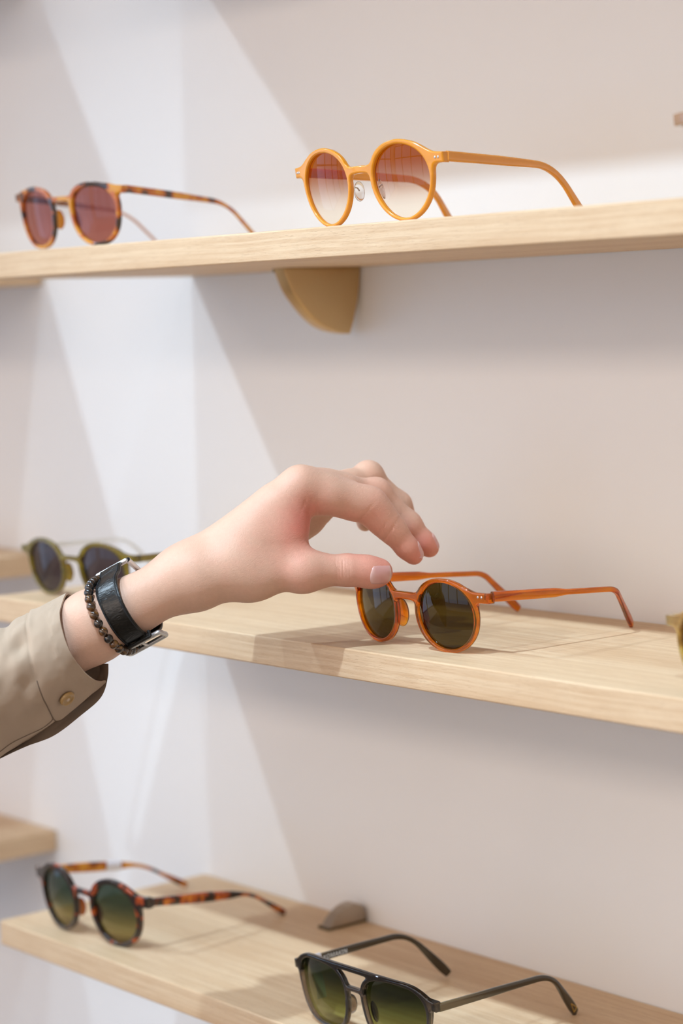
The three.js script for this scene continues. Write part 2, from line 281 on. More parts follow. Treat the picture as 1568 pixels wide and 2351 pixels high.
  // lenses: two skins, closed round the rim
  for (const side of [-1, 1]) {
    const nr = 16, nt = 96, dome = (x, y) => -((x - side * cx) ** 2 + (y - yc) ** 2) / (2 * (s.lensR ?? 105)), pos = [], uv = [], idx = [], cxs = side * cx;
    for (let i = 0; i <= nr; i++) for (let j = 0; j < nt; j++) {
      const t = j / nt * 2 * Math.PI, q = i / nr, rr = (rad(t) + 0.35) * q, Y = rr * Math.sin(t), x = cxs + side * (rr * Math.cos(t) + skew * Y), y = yc + Y, p = at(x, y, (s.lensZ ?? 0.4) + 1.6 + dome(x, y));
      pos.push(p.x, p.y, p.z); uv.push(0.5 + (x - cxs) / (2.2 * a), 0.5 + (y - yc) / (2.1 * b));
    }
    for (let i = 0; i < nr; i++) for (let j = 0; j < nt; j++) { const A = i * nt + j, B = i * nt + (j + 1) % nt, C = A + nt, E = B + nt; side > 0 ? idx.push(A, C, B, B, C, E) : idx.push(A, B, C, B, E, C); }
    const l = new THREE.BufferGeometry(); l.setAttribute('position', new THREE.Float32BufferAttribute(pos, 3)); l.setAttribute('uv', new THREE.Float32BufferAttribute(uv, 2)); l.setIndex(idx); l.computeVertexNormals();
    obj('lens', l, s.lensMat, g);
  }
  // temples
  for (const side of [-1, 1]) {
    const tp = side > 0 ? s.right : s.left, z0 = warp(hw, yh) - depth / 2 - 1.0, zb = -(hw * hw) / (2 * R);
    const raw = [V(side * (hw - 1.3), yh, z0), V(side * lerp(hw - 1.3, tp.b, 0.5) + side * (tp.bow ?? 0.6), lerp(yh, tp.yb, 0.5) + (tp.rise ?? 0.3), lerp(z0, zb - s.lb, 0.5)),
      V(side * tp.b, tp.yb, zb - s.lb), V(side * tp.t, (tp.yt ?? 2.6), zb - s.lt)];
    const path = new THREE.CurvePath(), k = tp.k ?? 0.75, cut = tp.cut ?? 11;
    const u1 = raw[1].clone().lerp(raw[2], 1 - cut / raw[1].distanceTo(raw[2])), u2 = raw[2].clone().lerp(raw[3], cut / raw[2].distanceTo(raw[3]));
    const c1 = raw[1].clone().lerp(raw[0], 0.3), dirB = u1.clone().sub(raw[1]).normalize();
    path.add(new THREE.CubicBezierCurve3(raw[0], raw[0].clone().lerp(raw[1], 0.5).add(V(side * 0.3, 0, 0)), u1.clone().addScaledVector(dirB, -35), u1));
    path.add(new THREE.QuadraticBezierCurve3(u1, raw[2], u2)); path.add(new THREE.LineCurve3(u2, raw[3]));
    const total = path.getLength(), NU = 84, NV = 20, hs = tp.h ?? s.th_h;
    const heightAt = (q) => { for (let i = 0; i < hs.length - 1; i++) if (q <= hs[i + 1][0]) return lerp(hs[i][1], hs[i + 1][1], sstep(hs[i][0], hs[i + 1][0], q)); return hs[hs.length - 1][1]; };
    const ring = (u) => { const p = path.getPointAt(clamp(u, 0, 1)), d = path.getTangentAt(clamp(u, 0.001, 0.999)), sideV = V(d.z, 0, -d.x).normalize().multiplyScalar(-side), upV = V(0, 0, 0).crossVectors(d, sideV).normalize(); if (upV.y < 0) upV.negate(); return [p, sideV, upV, d]; };
    const tg = gridSurface(NU, NV, (i, j) => {
      let q = (i - 2) / (NU - 5), e = 1; if (i < 2) { q = 0; e = i === 0 ? 0.86 : 1; }
      if (i > NU - 4) { const w = (i - (NU - 4)) / 3; q = 1 - 0.0 + 0; e = Math.sqrt(Math.max(0, 1 - w * w * 0.97)); }
      q = clamp(q, 0, 1); const [p, sv, up, d] = ring(q), h = heightAt(q) / 2, th = (tp.thick ?? s.thick ?? [3.2, 2.4, 2.8]), tk = (q < 0.5 ? lerp(th[0], th[1], q * 2) : lerp(th[1], th[2], q * 2 - 1)) / 2;
      const t = j / NV * 2 * Math.PI, c = Math.cos(t), sn = Math.sin(t), ex = 0.55, X = Math.sign(c) * Math.pow(Math.abs(c), ex) * tk * e, Y = Math.sign(sn) * Math.pow(Math.abs(sn), ex) * h * e;
      const o = p.clone().addScaledVector(sv, X).addScaledVector(up, Y + (tp.lift ?? 0) * 0); if (i > NU - 4) o.addScaledVector(d, (i - (NU - 4)) / 3 * h * 0.5); else if (i === 0) o.addScaledVector(d, -0.3); return o;
    }, true, true, true);
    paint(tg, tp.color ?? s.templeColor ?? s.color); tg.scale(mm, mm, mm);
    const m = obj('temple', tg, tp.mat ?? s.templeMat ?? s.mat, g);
    const hinge = mergeGeometries([new THREE.BoxGeometry(1.6, 3.4, 4.2).toNonIndexed(), new THREE.CylinderGeometry(1.1, 1.1, 3.6, 16).translate(0.2, 0, 1.6).toNonIndexed()]); hinge.scale(mm, mm, mm).translate(side * (hw - 4.0) * mm, yh * mm, (z0 - 0.2) * mm); obj('hinge', hinge, metalMat, g);
    tp.ring = ring; tp.heightAt = heightAt; tp.mesh = m; tp.total = total;
  }
  for (const [x, y] of s.rivets ?? []) for (const side of [-1, 1]) { const r = obj('rivet', new THREE.SphereGeometry(0.85 * mm, 16, 8).scale(1, 1, 0.35), metalMat, g); r.position.copy(at(side * x, y, depth / 2 + 0.05)); }
  for (const side of [-1, 1]) if (s.pads) {
    const p = s.pads, n = obj('nose_pad', new THREE.SphereGeometry(1, 28, 20).scale(p.r[0] * mm, p.r[1] * mm, p.r[2] * mm), p.mat ?? s.mat, g); if (!p.mat) paint(n.geometry, () => [1, 1, 1].map((_, i) => s.padColor[i]));
    n.position.copy(at(side * p.x, p.y, p.z)); n.rotation.set(0.15, side * (p.turn ?? 0.5), side * (p.lean ?? 0.22), 'YXZ');
    if (p.arm) obj('pad_arm', new THREE.TubeGeometry(new THREE.CatmullRomCurve3([at(side * (p.x + 2.5), p.y + 1, -depth / 2 + 0.2), at(side * (p.x + 1.5), p.y + 2.5, p.z + 0.6), at(side * p.x, p.y + 0.5, p.z)]), 16, 0.45 * mm, 8), metalMat, g);
  }
  g.userData.spec = undefined; return { g, at, warp, s };
}
const lensMat = (r, g, b, map, rough = 0.0) => new THREE.MeshPhysicalMaterial({ color: map ? new THREE.Color(1, 1, 1) : new THREE.Color(r, g, b), map: map || null, roughness: rough, transmission: 1, thickness: 0, ior: 1.36, specularIntensity: 1 });
const gradient = (top, bottom, y0, y1) => dataTexture(4, 256, (x, y) => { const v = (y + 0.5) / 256, q = sstep(y0, y1, v); return [0, 1, 2].map((c) => 255 * Math.pow(lerp(Math.pow(bottom[c], 2.2), Math.pow(top[c], 2.2), q), 1 / 2.2)); }, true);
const clampTex = (t) => { t.wrapS = t.wrapT = THREE.ClampToEdgeWrapping; return t; };

const honey = streaky([0.95, 0.50, 0.045], 0.35, 3);
const amber = sunglasses({
  label: 'amber translucent round sunglasses with dark olive lenses, pinched by the thumb', X: 480.3, Z: 178.5, th: -0.9, Y: SH.m, dy: 0.2, roll: -0.6, cx: 34.1, a: 22.4, b: 21.2, yc: 23.4, hw: 68.1, yh: 37.5, R: 224, tilt: 6.6, n: 2.05, k: 0.035,
  lb: 110.9, lt: 145, rim: 2.3, rimTop: 0.2, rimOut: 0.7, rimIn: 0.6, bridgeY: 33.2, bridgeArch: 0.8, bridgeH: 5.0, bridgeK: 3, endH: 6.6, endY: 36.6, endRise: 0.4, endR0: 3.3, endK: 5, endFrom: 0.86, depth: 4, round: 1.0,
  color: honey, templeColor: streaky([0.94, 0.45, 0.04], 0.55, 9), mat: acetate(0xffffff, { transmission: 0.93, roughness: 0.05, clearcoat: 0.15, specularIntensity: 0.7, attenuationColor: new THREE.Color(0.86, 0.40, 0.01), attenuationDistance: 0.0032 }), lensMat: lensMat(0.085, 0.06, 0.013), rivets: [[61.4, 37.4], [63.9, 37.3]],
  pads: { x: 11.4, y: 21.5, z: -4.0, r: [2.2, 10, 5], turn: 0.55, lean: 0.2 }, padColor: [0.98, 0.66, 0.16],
  th_h: [[0, 6.6], [0.22, 6.4], [0.33, 6.0], [0.42, 3.7], [0.66, 3.6], [0.76, 4.0], [0.95, 6.0], [1, 5.4]], thick: [3.4, 2.6, 3],
  right: { b: 65.8, yb: 30.5 + 0.8, t: 46.9, cut: 7 }, left: { b: 61.1, yb: 30.5 + 0.5, t: 62.5, cut: 7 },
});
const orange = streaky([0.90, 0.345, 0.008], 0.1, 5);
sunglasses({
  label: 'milky orange round sunglasses with brown gradient lenses on the upper shelf', X: 457.3, Z: 185.8, th: 3.0, Y: SH.u, dy: 0.6, roll: 0.4, cx: 34.3, a: 22.8, b: 22.6, yc: 24.8, hw: 68, yh: 37.7, R: 292, tilt: 8.7, n: 2.0, k: 0.11,
  lb: 108, lt: 135, rim: 2.2, rimTop: 0.35, rimOut: 1.0, bridgeY: 33.2, bridgeArch: 1.2, bridgeH: 4.6, bridgeK: 4, endH: 6.6, endY: 37.0, endR0: 3.4, endK: 6, endFrom: 0.8, depth: 4, color: orange,
  mat: acetate(0xffffff, { transmission: 0.15, roughness: 0.25, clearcoat: 0.7 }), lensMat: lensMat(1, 1, 1, clampTex(gradient([0.74, 0.38, 0.01], [0.99, 0.955, 0.90], 0.10, 0.82))), rivets: [[62.6, 37.3], [64.8, 37.3]],
  pads: { x: 10.4, y: 21.5, z: -6.5, r: [1.2, 6.5, 3.6], turn: 0.5, lean: 0.22, arm: true, mat: new THREE.MeshPhysicalMaterial({ color: 0xffffff, roughness: 0.1, transmission: 0.9, thickness: 0.002, ior: 1.4 }) },
  th_h: [[0, 6.6], [0.3, 6.2], [0.7, 4.6], [0.8, 4.4], [1, 5.8]], thick: [3.6, 3.2, 3.2],
  right: { b: 58.7, yb: 34.6, t: 60, cut: 20 }, left: { b: 56.8, yb: 34.0, t: 60, cut: 20 },
});
sunglasses({
  label: 'amber tortoiseshell sunglasses with rosy brown lenses on the upper shelf', X: 111.9, Z: 188, th: 4.1, Y: SH.u, dy: 0.6, roll: -0.4, cx: 35.2, a: 22.5, b: 20.3, yc: 23.8, hw: 66.6, yh: 41.0, R: 261, tilt: 9.1, n: 2.35, k: 0.1, m: 2.3,
  lb: 100.2, lt: 135, rim: 2.6, rimTop: 0.35, rimOut: 0.9, bridgeY: 36.2, bridgeArch: 0.6, bridgeH: 3.6, bridgeK: 2.5, keyhole: true, endH: 5.6, endY: 40.6, endR0: 3, endK: 5, endFrom: 0.8, depth: 4,
  color: tortoise(0.085, 0.42, 3, [0.86, 0.38, 0.015], [0.64, 0.15, 0.008], [0.05, 0.022, 0.01]), mat: acetate(0xffffff, { transmission: 0.3, roughness: 0.15 }), lensMat: lensMat(0.42, 0.135, 0.10),
  pads: { x: 11.2, y: 22, z: -3.8, r: [2.1, 7.5, 4], turn: 0.5, lean: 0.2 }, padColor: [0.75, 0.3, 0.02],
  th_h: [[0, 5.6], [0.3, 5.4], [0.55, 4.2], [0.72, 2.6], [1, 3.0]], thick: [3.2, 2.4, 2.4],
  right: { b: 61.7, yb: 32.2, t: 60, cut: 16 }, left: { b: 61.6, yb: 31.0, t: 60, cut: 16, h: [[0, 5.4], [0.3, 4.5], [0.6, 2.2], [1, 1.8]], color: (x, y, z) => { const q = sstep(-40, -80, z); return [lerp(0.3, 0.85, q), lerp(0.1, 0.5, q), lerp(0.02, 0.35, q)]; } },
});
sunglasses({
  label: 'olive green translucent sunglasses with grey lenses, half hidden by the wrist', X: 83.8, Z: 175.5, th: 7.1, Y: SH.m, dy: 0.4, roll: -0.8, cx: 34.0, a: 22.0, b: 20.0, yc: 22.7, hw: 68.4, yh: 34.7, R: 276, tilt: 8.8, n: 2.15, k: 0.06,
  lb: 104.9, lt: 135, rim: 2.6, rimTop: 0.2, bridgeY: 31.0, bridgeArch: 0.8, bridgeH: 4.0, bridgeK: 4, endH: 5.6, endY: 34.6, endR0: 3.2, endK: 6, endFrom: 0.8, depth: 4.2,
  color: streaky([0.50, 0.41, 0.05], 0.5, 15), mat: acetate(0xffffff, { transmission: 0.85, roughness: 0.1, attenuationColor: new THREE.Color(0.5, 0.42, 0.06), attenuationDistance: 0.004 }), lensMat: lensMat(0.085, 0.06, 0.062), templeColor: streaky([0.42, 0.34, 0.1], 0.3, 2),
  pads: { x: 10.6, y: 19.5, z: -4.0, r: [2.1, 8, 4], turn: 0.5, lean: 0.2 }, padColor: [0.6, 0.46, 0.08],
  th_h: [[0, 5.6], [0.3, 5], [0.7, 3.6], [1, 4.6]], right: { b: 68, yb: 33.2, t: 62, cut: 14 }, left: { b: 65, yb: 32.4, t: 62, cut: 14, h: [[0, 5], [0.3, 4], [0.7, 2.6], [1, 3]], color: streaky([0.92, 0.92, 0.88], 0.05, 2), mat: acetate(0xffffff, { transmission: 0.7, roughness: 0.3 }) },
});
const darkPair = sunglasses({
  label: 'dark red tortoiseshell round sunglasses with green gradient lenses on the bottom shelf', X: 98.2, Z: 186.7, th: 4.3, Y: SH.b, dy: 0.1, roll: -1.0, cx: 35.5, a: 22.8, b: 23.2, yc: 26.8, hw: 70.6, yh: 40.5, R: 274, tilt: 7.3, n: 2.0, k: 0.03,
  lb: 99.9, lt: 139.5, rim: 3.5, rimTop: 0.3, rimOut: 1.3, bridgeY: 38.0, bridgeArch: 0.4, bridgeH: 4.6, bridgeK: 2.5, keyhole: true, endH: 8.6, endY: 40.4, endR0: 4.8, endK: 5, endFrom: 0.82, depth: 4.4, cell: 0.6,
  color: tortoise(0.11, 0.63, 21, [0.75, 0.22, 0.008], [0.45, 0.06, 0.004], [0.012, 0.005, 0.003]), mat: acetate(0xffffff, { transmission: 0.2, roughness: 0.15 }),
  lensMat: lensMat(1, 1, 1, clampTex(gradient([0.24, 0.31, 0.26], [0.60, 0.56, 0.36], 0.05, 0.75))), pads: { x: 11.2, y: 23, z: -4.2, r: [2.1, 8, 4], turn: 0.5, lean: 0.2 }, padColor: [0.5, 0.12, 0.01],
  templeColor: tortoise(0.12, 0.50, 5, [0.78, 0.24, 0.01], [0.5, 0.08, 0.005], [0.014, 0.006, 0.003]),
  th_h: [[0, 6.6], [0.36, 8.4], [0.5, 7.0], [0.66, 3.2], [0.78, 3.0], [0.97, 5.6], [1, 5]], thick: [3.6, 3, 3],
  right: { b: 71, yb: 27.6, t: 66.6, cut: 14 }, left: { b: 65.6, yb: 26.6, t: 55.7, cut: 14, color: (() => { const f = tortoise(0.10, 0.40, 9, [0.85, 0.36, 0.02], [0.6, 0.15, 0.01], [0.05, 0.02, 0.008]); return (x, y, z) => f(x, y, z); })() },
});
const smoky = (x, y, z) => { const q = sstep(26, 46, y); return [lerp(0.80, 0.07, q), lerp(0.76, 0.063, q), lerp(0.71, 0.056, q)]; };
const blackG = sunglasses({
  label: 'smoky black double-bridge sunglasses with green gradient lenses at the bottom edge', X: 434.1, Z: 192.6, th: 1.8, Y: SH.b, dy: 0, roll: -0.7, cx: 35.4, a: 26.3, b: 22.2, yc: 24.9, hw: 69, yh: 36.0, R: 274, tilt: 8, n: 2.9, k: 0.12, m: 2.6,
  lb: 101.5, lt: 130, rim: 2.3, rimTop: 0.2, rimOut: 0.9, bridgeY: 34.8, bridgeArch: 0.6, bridgeH: 3.2, bridgeK: 2.2, topBar: { y: 49.2, c: 0.0012, h: 3.6, half: 44 }, endH: 6.4, endY: 36.4, endRise: 4, endR0: 3, endK: 4, endFrom: 0.86, depth: 4.2,
  color: smoky, mat: acetate(0xffffff, { transmission: 0.96, roughness: 0.03, clearcoat: 0.2, attenuationColor: new THREE.Color(0.32, 0.27, 0.22), attenuationDistance: 0.003 }), lensMat: lensMat(1, 1, 1, clampTex(gradient([0.13, 0.17, 0.06], [0.64, 0.67, 0.40], 0.0, 0.85))),
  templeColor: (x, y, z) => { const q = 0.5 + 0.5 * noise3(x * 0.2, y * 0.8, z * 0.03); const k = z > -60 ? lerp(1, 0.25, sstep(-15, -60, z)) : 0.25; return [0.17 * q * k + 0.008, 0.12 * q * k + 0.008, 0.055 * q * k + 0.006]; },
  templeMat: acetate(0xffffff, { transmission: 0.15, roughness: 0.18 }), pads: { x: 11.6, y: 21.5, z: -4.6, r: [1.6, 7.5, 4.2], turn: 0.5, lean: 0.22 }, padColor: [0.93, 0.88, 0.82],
  th_h: [[0, 5.8], [0.3, 5.4], [0.6, 4.4], [0.72, 3.6], [0.95, 7.0], [1, 6.2]], thick: [3.4, 2.8, 3],
  right: { b: 72.1, yb: 36.0, t: 67, cut: 14 }, left: { b: 68.8, yb: 35.6, t: 57, cut: 16 },
});
const edgePair = { hw: 68, yh: 36, R: 200, tilt: 7, cx: 34, a: 22.4, b: 21, yc: 23.3, n: 2.1, k: 0.04, lb: 100, lt: 138, rim: 2.3, bridgeY: 32.5, bridgeArch: 0.8, bridgeH: 4.6, endH: 6.4, endY: 35.6, endR0: 3.4, endK: 5, endFrom: 0.84, depth: 4, cell: 0.7, th_h: [[0, 6.2], [0.4, 5], [0.7, 3.8], [1, 5.4]] };
sunglasses({ ...edgePair, label: 'yellow crystal sunglasses cut off by the right edge, on the shelf of the amber pair', X: 764, Z: 180, th: 2, Y: SH.m, color: streaky([0.92, 0.74, 0.30], 0.5, 31), mat: acetate(0xffffff, { transmission: 0.8, roughness: 0.1, attenuationColor: new THREE.Color(0.8, 0.6, 0.12), attenuationDistance: 0.006 }), lensMat: lensMat(0.2, 0.15, 0.12), right: { b: 65, yb: 32, t: 60, cut: 12 }, left: { b: 65, yb: 32, t: 60, cut: 12 } });
sunglasses({ ...edgePair, label: 'brownish pink sunglasses whose corner just shows at the upper right edge', X: 777, Z: 180, th: 2, Y: SH.u, yh: 44, endY: 44, b: 23.5, yc: 26, color: streaky([0.52, 0.30, 0.16], 0.2, 41), mat: acetate(0xffffff, { transmission: 0.3, roughness: 0.2 }), lensMat: lensMat(0.4, 0.25, 0.15), right: { b: 65, yb: 36, t: 60, cut: 12 }, left: { b: 65, yb: 36, t: 60, cut: 12 } });
// print on the inside of the far temple, the white tag round it and the gold triangle on the near tip
{
  const L = blackG.s.left, Rr = blackG.s.right;
  const c = document.createElement('canvas'); c.width = 512; c.height = 128; const x = c.getContext('2d'); x.fillStyle = '#14120f'; x.fillRect(0, 0, 512, 128); x.fillStyle = '#dfe6ee'; x.font = 'bold 132px sans-serif'; x.textBaseline = 'middle'; x.save(); x.scale(512 / x.measureText('KOMAKIN').width, 1); x.fillText('KOMAKIN', 0, 68); x.restore();
  const tex = new THREE.CanvasTexture(c); tex.colorSpace = THREE.SRGBColorSpace;
  const strip = (q0, q1, off, hh, dy) => gridSurface(14, 4, (i, j) => { const q = lerp(q0, q1, i / 13), [p, sv, up] = L.ring(q); return p.clone().addScaledVector(sv, off).addScaledVector(up, lerp(-hh, hh, j / 3) + dy).multiplyScalar(mm); }, false);
  // the inner side of the left temple faces +x
  const [p0, s0] = L.ring(0.2), inner = s0.x > 0 ? 1 : -1;
  const lab = strip(0.13, 0.29, inner * 1.75, 2.1, 0.1); obj('lettering', lab, new THREE.MeshStandardMaterial({ map: tex, roughness: 0.5 }), L.mesh);
  const paper = new THREE.MeshStandardMaterial({ color: 0xe9e9f2, roughness: 0.8, side: THREE.DoubleSide });
  const t = thing('price_tag', 'small white paper tag looped round the far temple of the black sunglasses', 'tag', blackG.g.position.clone(), blackG.g.rotation.y); t.rotation.z = blackG.g.rotation.z;
  const wrapG = gridSurface(10, 25, (i, j) => { const q = lerp(0.035, 0.118, i / 9), [p, sv, up] = L.ring(q), a = j / 24 * 2 * Math.PI; return p.clone().addScaledVector(sv, 2.3 * Math.cos(a)).addScaledVector(up, 3.6 * Math.sin(a)).multiplyScalar(mm); }, false);
  obj('paper_loop', wrapG, paper, t);
  const D2 = darkPair.s.left, t3 = thing('price_tag', 'small white paper tag wrapped round the far temple of the dark tortoiseshell sunglasses', 'tag', darkPair.g.position.clone(), darkPair.g.rotation.y); t3.rotation.z = darkPair.g.rotation.z;
  obj('paper_loop', gridSurface(10, 25, (i, j) => { const [p, sv2, up2] = D2.ring(lerp(0.43, 0.53, i / 9)), q = j / 24 * 2 * Math.PI; return p.clone().addScaledVector(sv2, 2.2 * Math.cos(q)).addScaledVector(up2, 4.3 * Math.sin(q)).multiplyScalar(mm); }, false), paper, t3);
  const [pt, sv, up] = L.ring(0.07);
  const tailG = gridSurface(16, 6, (i, j) => { const u = i / 15, base = pt.clone().add(V(inner * sv.x * 2.4, -2.5, 0)); return base.add(V(u * 9 + 2 * Math.sin(u * 2.4), -u * 21, lerp(-4, 4, j / 5) + u * 3)).multiplyScalar(mm); }, false);
  const c2 = document.createElement('canvas'); c2.width = 256; c2.height = 512; const y2 = c2.getContext('2d'); y2.fillStyle = '#e4eef0'; y2.fillRect(0, 0, 256, 512); y2.fillStyle = '#7d8c90'; const rr = rng(4); for (let i = 0; i < 11; i++) { let xx = 30; while (xx < 215) { const w = 8 + rr() * 26; y2.fillRect(xx, 205 + i * 24, w, 9); xx += w + 8; } }
  const tx2 = new THREE.CanvasTexture(c2); tx2.colorSpace = THREE.SRGBColorSpace;
  obj('hanging_flap', tailG, new THREE.MeshStandardMaterial({ color: 0xdfecee, roughness: 0.8, side: THREE.DoubleSide }), t);
  // gold outline triangle on the outside of the near tip
  const gold = new THREE.MeshStandardMaterial({ color: new THREE.Color(0.75, 0.5, 0.1), metalness: 0.9, roughness: 0.3 });
  const [pe, se, ue, de] = Rr.ring(0.955), out = se.x > 0 ? 1 : -1;
  const tri = [[-4.6, -0.4], [3.4, 2.0], [3.2, -2.1]].map(([u, v]) => pe.clone().addScaledVector(de, u).addScaledVector(ue, v).addScaledVector(se, out * 1.5).multiplyScalar(mm));
  const lines = [[0, 1], [0, 2], [1, 2]].map(([i, j]) => new THREE.TubeGeometry(new THREE.LineCurve3(tri[i], tri[j]), 1, 0.28 * mm, 6));
  obj('gold_triangle', mergeGeometries(lines), gold, Rr.mesh);
}

// ------------------------------------------------------------------ the person's left hand and forearm, one continuous body
const cone = (a, b, r1, r2) => {                    // distance to a rounded cone from a to b
  const ba = b.clone().sub(a), l2 = ba.lengthSq(), rr = r1 - r2, a2 = l2 - rr * rr, il2 = 1 / l2, ax = a.x, ay = a.y, az = a.z, bx = ba.x, by = ba.y, bz = ba.z;
  return (x, y, z) => {
    const px = x - ax, py = y - ay, pz = z - az, yy = px * bx + py * by + pz * bz, zz = yy - l2, qx = px * l2 - bx * yy, qy = py * l2 - by * yy, qz = pz * l2 - bz * yy;
    const x2 = qx * qx + qy * qy + qz * qz, y2 = yy * yy * l2, z2 = zz * zz * l2, k = Math.sign(rr) * rr * rr * x2;
    if (Math.sign(zz) * a2 * z2 > k) return Math.sqrt(x2 + z2) * il2 - r2;
    if (Math.sign(yy) * a2 * y2 < k) return Math.sqrt(x2 + y2) * il2 - r1;
    return (Math.sqrt(x2 * a2 * il2) + yy * rr) * il2 - r1;
  };
};
const J = {                                         // joints: pixel of the photograph and distance from the lens
  elbow: pix(-760, 1950, 1.36), fore: pix(40, 1540, 1.386), fore2: pix(215, 1438, 1.394), wrist: pix(430, 1321, 1.405),
  cmc: pix(530, 1308, 1.400), tmcp: pix(688, 1309, 1.404), tip1: pix(800, 1309, 1.410), ttip: pix(871, 1313, 1.4165),
  imcp: pix(687, 1116, 1.412), ipip: pix(848, 1158, 1.432), idip: pix(904, 1220, 1.440), itip: pix(950, 1275, 1.446),
  mmcp: pix(728, 1128, 1.434), mpip: pix(864, 1131, 1.456), mdip: pix(937, 1204, 1.463), mtip: pix(986, 1258, 1.467),
  rmcp: pix(742, 1142, 1.455), rpip: pix(845, 1094, 1.478), rdip: pix(916, 1158, 1.487), rtip: pix(948, 1216, 1.490),
  pmcp: pix(722, 1168, 1.472), ppip: pix(800, 1122, 1.494), pdip: pix(834, 1168, 1.500), ptip: pix(838, 1201, 1.500),
};
const off = (p, r, u, b) => p.clone().addScaledVector(camRight, r * mm).addScaledVector(camUp, u * mm).addScaledVector(camBack, b * mm);
const armParts = [
  cone(off(J.elbow, 0, 0, 12), off(J.fore, 0, 0, 10), 0.024, 0.0208), cone(off(J.elbow, 0, 0, -12), off(J.fore, 0, 0, -10), 0.024, 0.0208),
  cone(off(J.fore, 0, 0, 6), off(J.fore2, 0, 0, 6), 0.0208, 0.0212), cone(off(J.fore, 0, 0, -8), off(J.fore2, 0, 0, -8), 0.0208, 0.0212),
  cone(off(J.fore2, 0, 0, 6), off(J.wrist, 0, -1, 8), 0.0212, 0.0160), cone(off(J.fore2, 0, 0, -8), off(J.wrist, 0, 0, -13), 0.0212, 0.0160),
];
const palmParts = [
  cone(off(J.wrist, 0, 1, 4), J.imcp, 0.0152, 0.0106), cone(off(J.wrist, 0, 1, -8), J.mmcp, 0.0152, 0.0112), cone(off(J.wrist, 0, 0, -16), J.rmcp, 0.015, 0.0112), cone(off(J.wrist, 0, -2, -22), J.pmcp, 0.0145, 0.0110),
  cone(pix(700, 1114, 1.422), pix(790, 1124, 1.440), 0.0095, 0.0088), cone(pix(738, 1126, 1.446), pix(800, 1112, 1.466), 0.0095, 0.008),
  cone(off(J.wrist, 6, -2, 2), off(J.rmcp, -12, -14, 0), 0.017, 0.0105),                                   // the hollow of the palm
  cone(pix(560, 1270, 1.407), pix(640, 1172, 1.412), 0.0175, 0.0140), cone(pix(560, 1285, 1.404), pix(652, 1225, 1.409), 0.0170, 0.0115), // web between thumb and index
  cone(pix(655, 1178, 1.412), pix(661, 1262, 1.406), 0.0102, 0.0098),
];
const thumbParts = [cone(off(J.wrist, 8, -2, 8), J.cmc, 0.0170, 0.0175), cone(J.cmc, J.tmcp, 0.0172, 0.0118), cone(J.tmcp, J.tip1, 0.0116, 0.0096), cone(J.tip1, pix(838, 1311, 1.4125), 0.0096, 0.0094), cone(pix(838, 1311, 1.4125), J.ttip, 0.0094, 0.0084)];
const chain = (a, b, c, d, r) => [cone(a, b, r[0], r[1]), cone(b, c, r[1], r[2]), cone(c, d, r[2], r[3])];
const fingers = [
  chain(J.imcp, J.ipip, J.idip, J.itip, [0.0112, 0.0092, 0.0080, 0.0062]), chain(J.mmcp, J.mpip, J.mdip, J.mtip, [0.0110, 0.0090, 0.0080, 0.0063]),
  chain(J.rmcp, J.rpip, J.rdip, J.rtip, [0.0105, 0.0086, 0.0076, 0.0060]), chain(J.pmcp, J.ppip, J.pdip, J.ptip, [0.0100, 0.0078, 0.0068, 0.0056]),
];
// pads and knuckles that fill the silhouette out: [centre, radius, which finger (-1 thumb, 4 palm), blend]
const lumps = [
  [off(J.ipip, 0.5, 0.5, 0), 0.0090, 0, 0.008], [off(J.rpip, 0.5, 1.2, 0), 0.0080, 2, 0.006],
  [pix(806, 1155, 1.427), 0.0092, 0, 0.012], [pix(748, 1140, 1.418), 0.0098, 0, 0.012], [pix(874, 1190, 1.436), 0.0086, 0, 0.010], [pix(932, 1256, 1.4435), 0.0064, 0, 0.006], [pix(972, 1244, 1.465), 0.0068, 1, 0.005],
  [pix(700, 1312, 1.403), 0.0108, -1, 0.012], [pix(858, 1318, 1.4150), 0.0082, -1, 0.006], [pix(580, 1330, 1.401), 0.0125, -1, 0.014], [pix(470, 1322, 1.400), 0.0125, 4, 0.016],
];
const creases = [];                                 // grooves: from, to, depth, width
const groove = (a, b, d, w) => creases.push([a, b.clone().sub(a), d * mm, w * mm, 1 / a.distanceToSquared(b)]);
const front = (x, y, d) => pix(x, y, d);
groove(front(824, 1196, 1.424), front(846, 1170, 1.424), 0.5, 0.9); groove(front(884, 1240, 1.431), front(898, 1218, 1.431), 0.4, 0.8); groove(front(870, 1227, 1.431), front(884, 1206, 1.431), 0.22, 0.7);
groove(front(690, 1176, 1.405), front(697, 1160, 1.405), 0.35, 0.8); groove(front(708, 1180, 1.41), front(713, 1160, 1.41), 0.4, 0.8); groove(front(732, 1178, 1.41), front(729, 1160, 1.41), 0.3, 0.8); groove(front(757, 1178, 1.415), front(753, 1162, 1.415), 0.4, 0.8);
for (let i = 0; i < 5; i++) { const x = 772 + i * 7.5; groove(front(x, 1296 + 3 * Math.abs(i - 2), 1.3985), front(x + 2, 1326 - 2 * Math.abs(i - 2), 1.3985), 0.16 + 0.12 * (i === 2), 0.55); }
groove(front(868, 1207, 1.42), front(878, 1160, 1.43), 0.0, 1);
